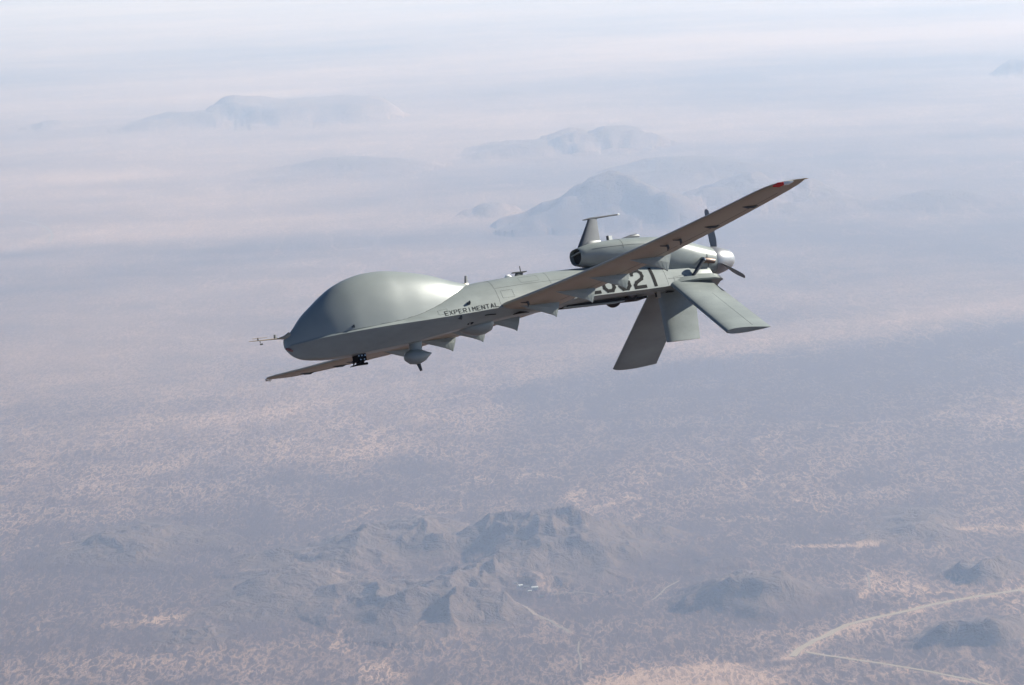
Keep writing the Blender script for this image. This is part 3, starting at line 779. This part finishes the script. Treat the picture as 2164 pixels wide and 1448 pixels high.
mesh('drain_mast', *join(tube([(3.06, .30, -.02), (3.14, .30, -.035)], [.006, .02], 6), tube([(3.18, .3, -.03), (3.26, .30, -.0)], [.03, .012], 6)), M_BLACK, root)
mesh('static_slot', *box(3.42, 3.62, .375, .39, .055, .066), M_BLACK, fus, False)
mesh('access_panel', *tube([(3.98, .30, .035), (4.08, .34, .05), (4.2, .33, .048), (4.28, .30, .04)], [.006, .02, .012, .004], 6), M_BLACK, fus)

# skin joints
def ring_seam(X, t0=0.0, t1=1.0, n=26):
    for s in (1, -1):
        pts = []
        for k in range(n):
            z = zc(X) + (zt(X) - zc(X)) * (t0 + (t1 - t0) * (1 - (1 - k / (n - 1)) ** 1.8))
            pts.append((X, s * side_y(X, z), z))
        mesh('panel_seam', *tube(pts, .002, 5), M_DARK, fus)
for X in (3.72, 4.78, 6.96): ring_seam(X, .01, .97)
for s in (1, -1):
    mesh('panel_seam', *tube([(X, s * side_y(X, zc(X) + (zt(X) - zc(X)) * .66), zc(X) + (zt(X) - zc(X)) * .66) for X in np.linspace(3.74, 5.4, 16)], .0022, 5), M_DARK, fus)
    mesh('panel_seam', *tube([(X, s * side_y(X, .34), .34) for X in np.linspace(6.98, 7.5, 8)], .0022, 5), M_DARK, fus)
def hatch(x0, x1, t0, t1):
    f = lambda X, t: (X, side_y(X, zc(X) + (zt(X) - zc(X)) * t) + .001, zc(X) + (zt(X) - zc(X)) * t)
    P = [f(x, t0) for x in np.linspace(x0, x1, 6)] + [f(x1, t) for t in np.linspace(t0, t1, 6)[1:]] + [f(x, t1) for x in np.linspace(x1, x0, 6)[1:]] + [f(x0, t) for t in np.linspace(t1, t0, 6)[1:]]
    mesh('access_hatch', *tube(P, .0012, 4), M_DARK, fus)
hatch(3.80, 4.02, .30, .55); hatch(4.25, 4.6, .72, .9); hatch(7.1, 7.35, .05, .30); hatch(2.55, 2.72, .12, .32)
for X in (6.25, 7.12):
    mesh('panel_seam', *tube([(p[0], p[1] * 1.001, p[2] + .0005) for p in nac_section(X)[:21]], .0025, 5), M_DARK, nac)
mesh('panel_seam', *tube([(X, nw(X) * .985, nm(X) + .05) for X in np.linspace(5.7, 7.1, 14)], .0022, 5), M_DARK, nac)

# ------------------------------------------------------------------ lettering
G = {  # strokes on a 1 x 1.55 cell
 'E': [[(1, 1.55), (0, 1.55), (0, 0), (1, 0)], [(0, .8), (.8, .8)]],
 'X': [[(0, 0), (1, 1.55)], [(0, 1.55), (1, 0)]],
 'P': [[(0, 0), (0, 1.55), (.8, 1.55), (1, 1.35), (1, .95), (.8, .75), (0, .75)]],
 'R': [[(0, 0), (0, 1.55), (.8, 1.55), (1, 1.35), (1, .95), (.8, .75), (0, .75)], [(.5, .75), (1, 0)]],
 'I': [[(.5, 0), (.5, 1.55)]],
 'M': [[(0, 0), (0, 1.55), (.5, .7), (1, 1.55), (1, 0)]],
 'N': [[(0, 0), (0, 1.55), (1, 0), (1, 1.55)]],
 'T': [[(0, 1.55), (1, 1.55)], [(.5, 1.55), (.5, 0)]],
 'A': [[(0, 0), (.5, 1.55), (1, 0)], [(.2, .5), (.8, .5)]],
 'L': [[(0, 1.55), (0, 0), (1, 0)]],
 '2': [[(0, 1.2), (.0, 1.3), (.25, 1.55), (.75, 1.55), (1, 1.3), (1, 1.0), (.85, .75), (.2, .45), (0, .2), (0, 0), (1, 0)]],
 '0': [[(.25, 0), (0, .3), (0, 1.25), (.25, 1.55), (.75, 1.55), (1, 1.25), (1, .3), (.75, 0), (.25, 0)]],
 '3': [[(0, 1.25), (.25, 1.55), (.75, 1.55), (1, 1.3), (1, 1.0), (.75, .8), (.4, .8)], [(.75, .8), (1, .6), (1, .25), (.75, 0), (.25, 0), (0, .3)]],
 '1': [[(.5, 0), (.5, 1.55)]],
}
def glyph(ch, t):
    V = []; Fc = []
    for st in G[ch]:
        for a, b in zip(st[:-1], st[1:]):
            a = np.array(a, float); b = np.array(b, float); d = b - a; L = np.linalg.norm(d); d /= L; nn = np.array([-d[1], d[0]]) * t / 2
            a2 = a - d * t * .42; b2 = b + d * t * .42; k = max(1, int(L / .15))
            for q in range(k):
                p0 = a2 + (b2 - a2) * q / k; p1 = a2 + (b2 - a2) * (q + 1) / k; o = len(V)
                V += [tuple(p0 - nn), tuple(p1 - nn), tuple(p1 + nn), tuple(p0 + nn)]; Fc.append((o, o + 1, o + 2, o + 3))
    return V, Fc
def lettering(text, X0, z0fn, w, h, pitch, stroke, name, parent, side=1, off=.004):
    for i, ch in enumerate(text):
        V, Fc = glyph(ch, stroke)
        P = []
        for u, v in V:
            X = X0 + i * pitch + u * w * (1 if ch not in '1I' else 1); z = z0fn(X) + v / 1.55 * h
            P.append((X, side * side_y(X, z, off), z))
        me = bpy.data.meshes.new(name); me.from_pydata([(-p[0], p[1], p[2]) for p in P], [], Fc)
        link(name, me, M_BLACK, parent, False)
lettering('EXPERIMENTAL', 2.66, lambda X: zc(X) + .022, .055, .066, .0865, .19, 'letter', fus)
lettering('20321', 5.43, lambda X: zc(X) + .052, .188, .285, .298, .30, 'numeral', fus)

# ------------------------------------------------------------------ haze
def haze_box():
    z0 = float(gz.min()) - 1.0; z1 = ALT + 60
    me = bpy.data.meshes.new('haze'); V, Fc = box(-173400, 171900, -176200, 172600, z0, z1)
    me.from_pydata(V, [], Fc)
    bm = bmesh.new(); bm.from_mesh(me); bmesh.ops.recalc_face_normals(bm, faces=bm.faces); bm.to_mesh(me); bm.free()
    m = bpy.data.materials.new('haze_air'); m.use_nodes = True; n = m.node_tree.nodes; l = m.node_tree.links; n.clear()
    o_ = n.new('ShaderNodeOutputMaterial'); v = n.new('ShaderNodeVolumePrincipled')
    v.inputs['Color'].default_value = (.56, .705, 1.02, 1)
    v.inputs['Absorption Color'].default_value = (1, 1, 1, 1)
    v.inputs['Density'].default_value = 3.75e-5
    v.inputs['Anisotropy'].default_value = .35
    l.new(v.outputs[0], o_.inputs['Volume'])
    me.materials.append(m)
    o = bpy.data.objects.new('haze', me); COL.objects.link(o)
    tag(o, 'pale blue dusty haze filling the air over the desert', None, None, 'stuff')
haze_box()
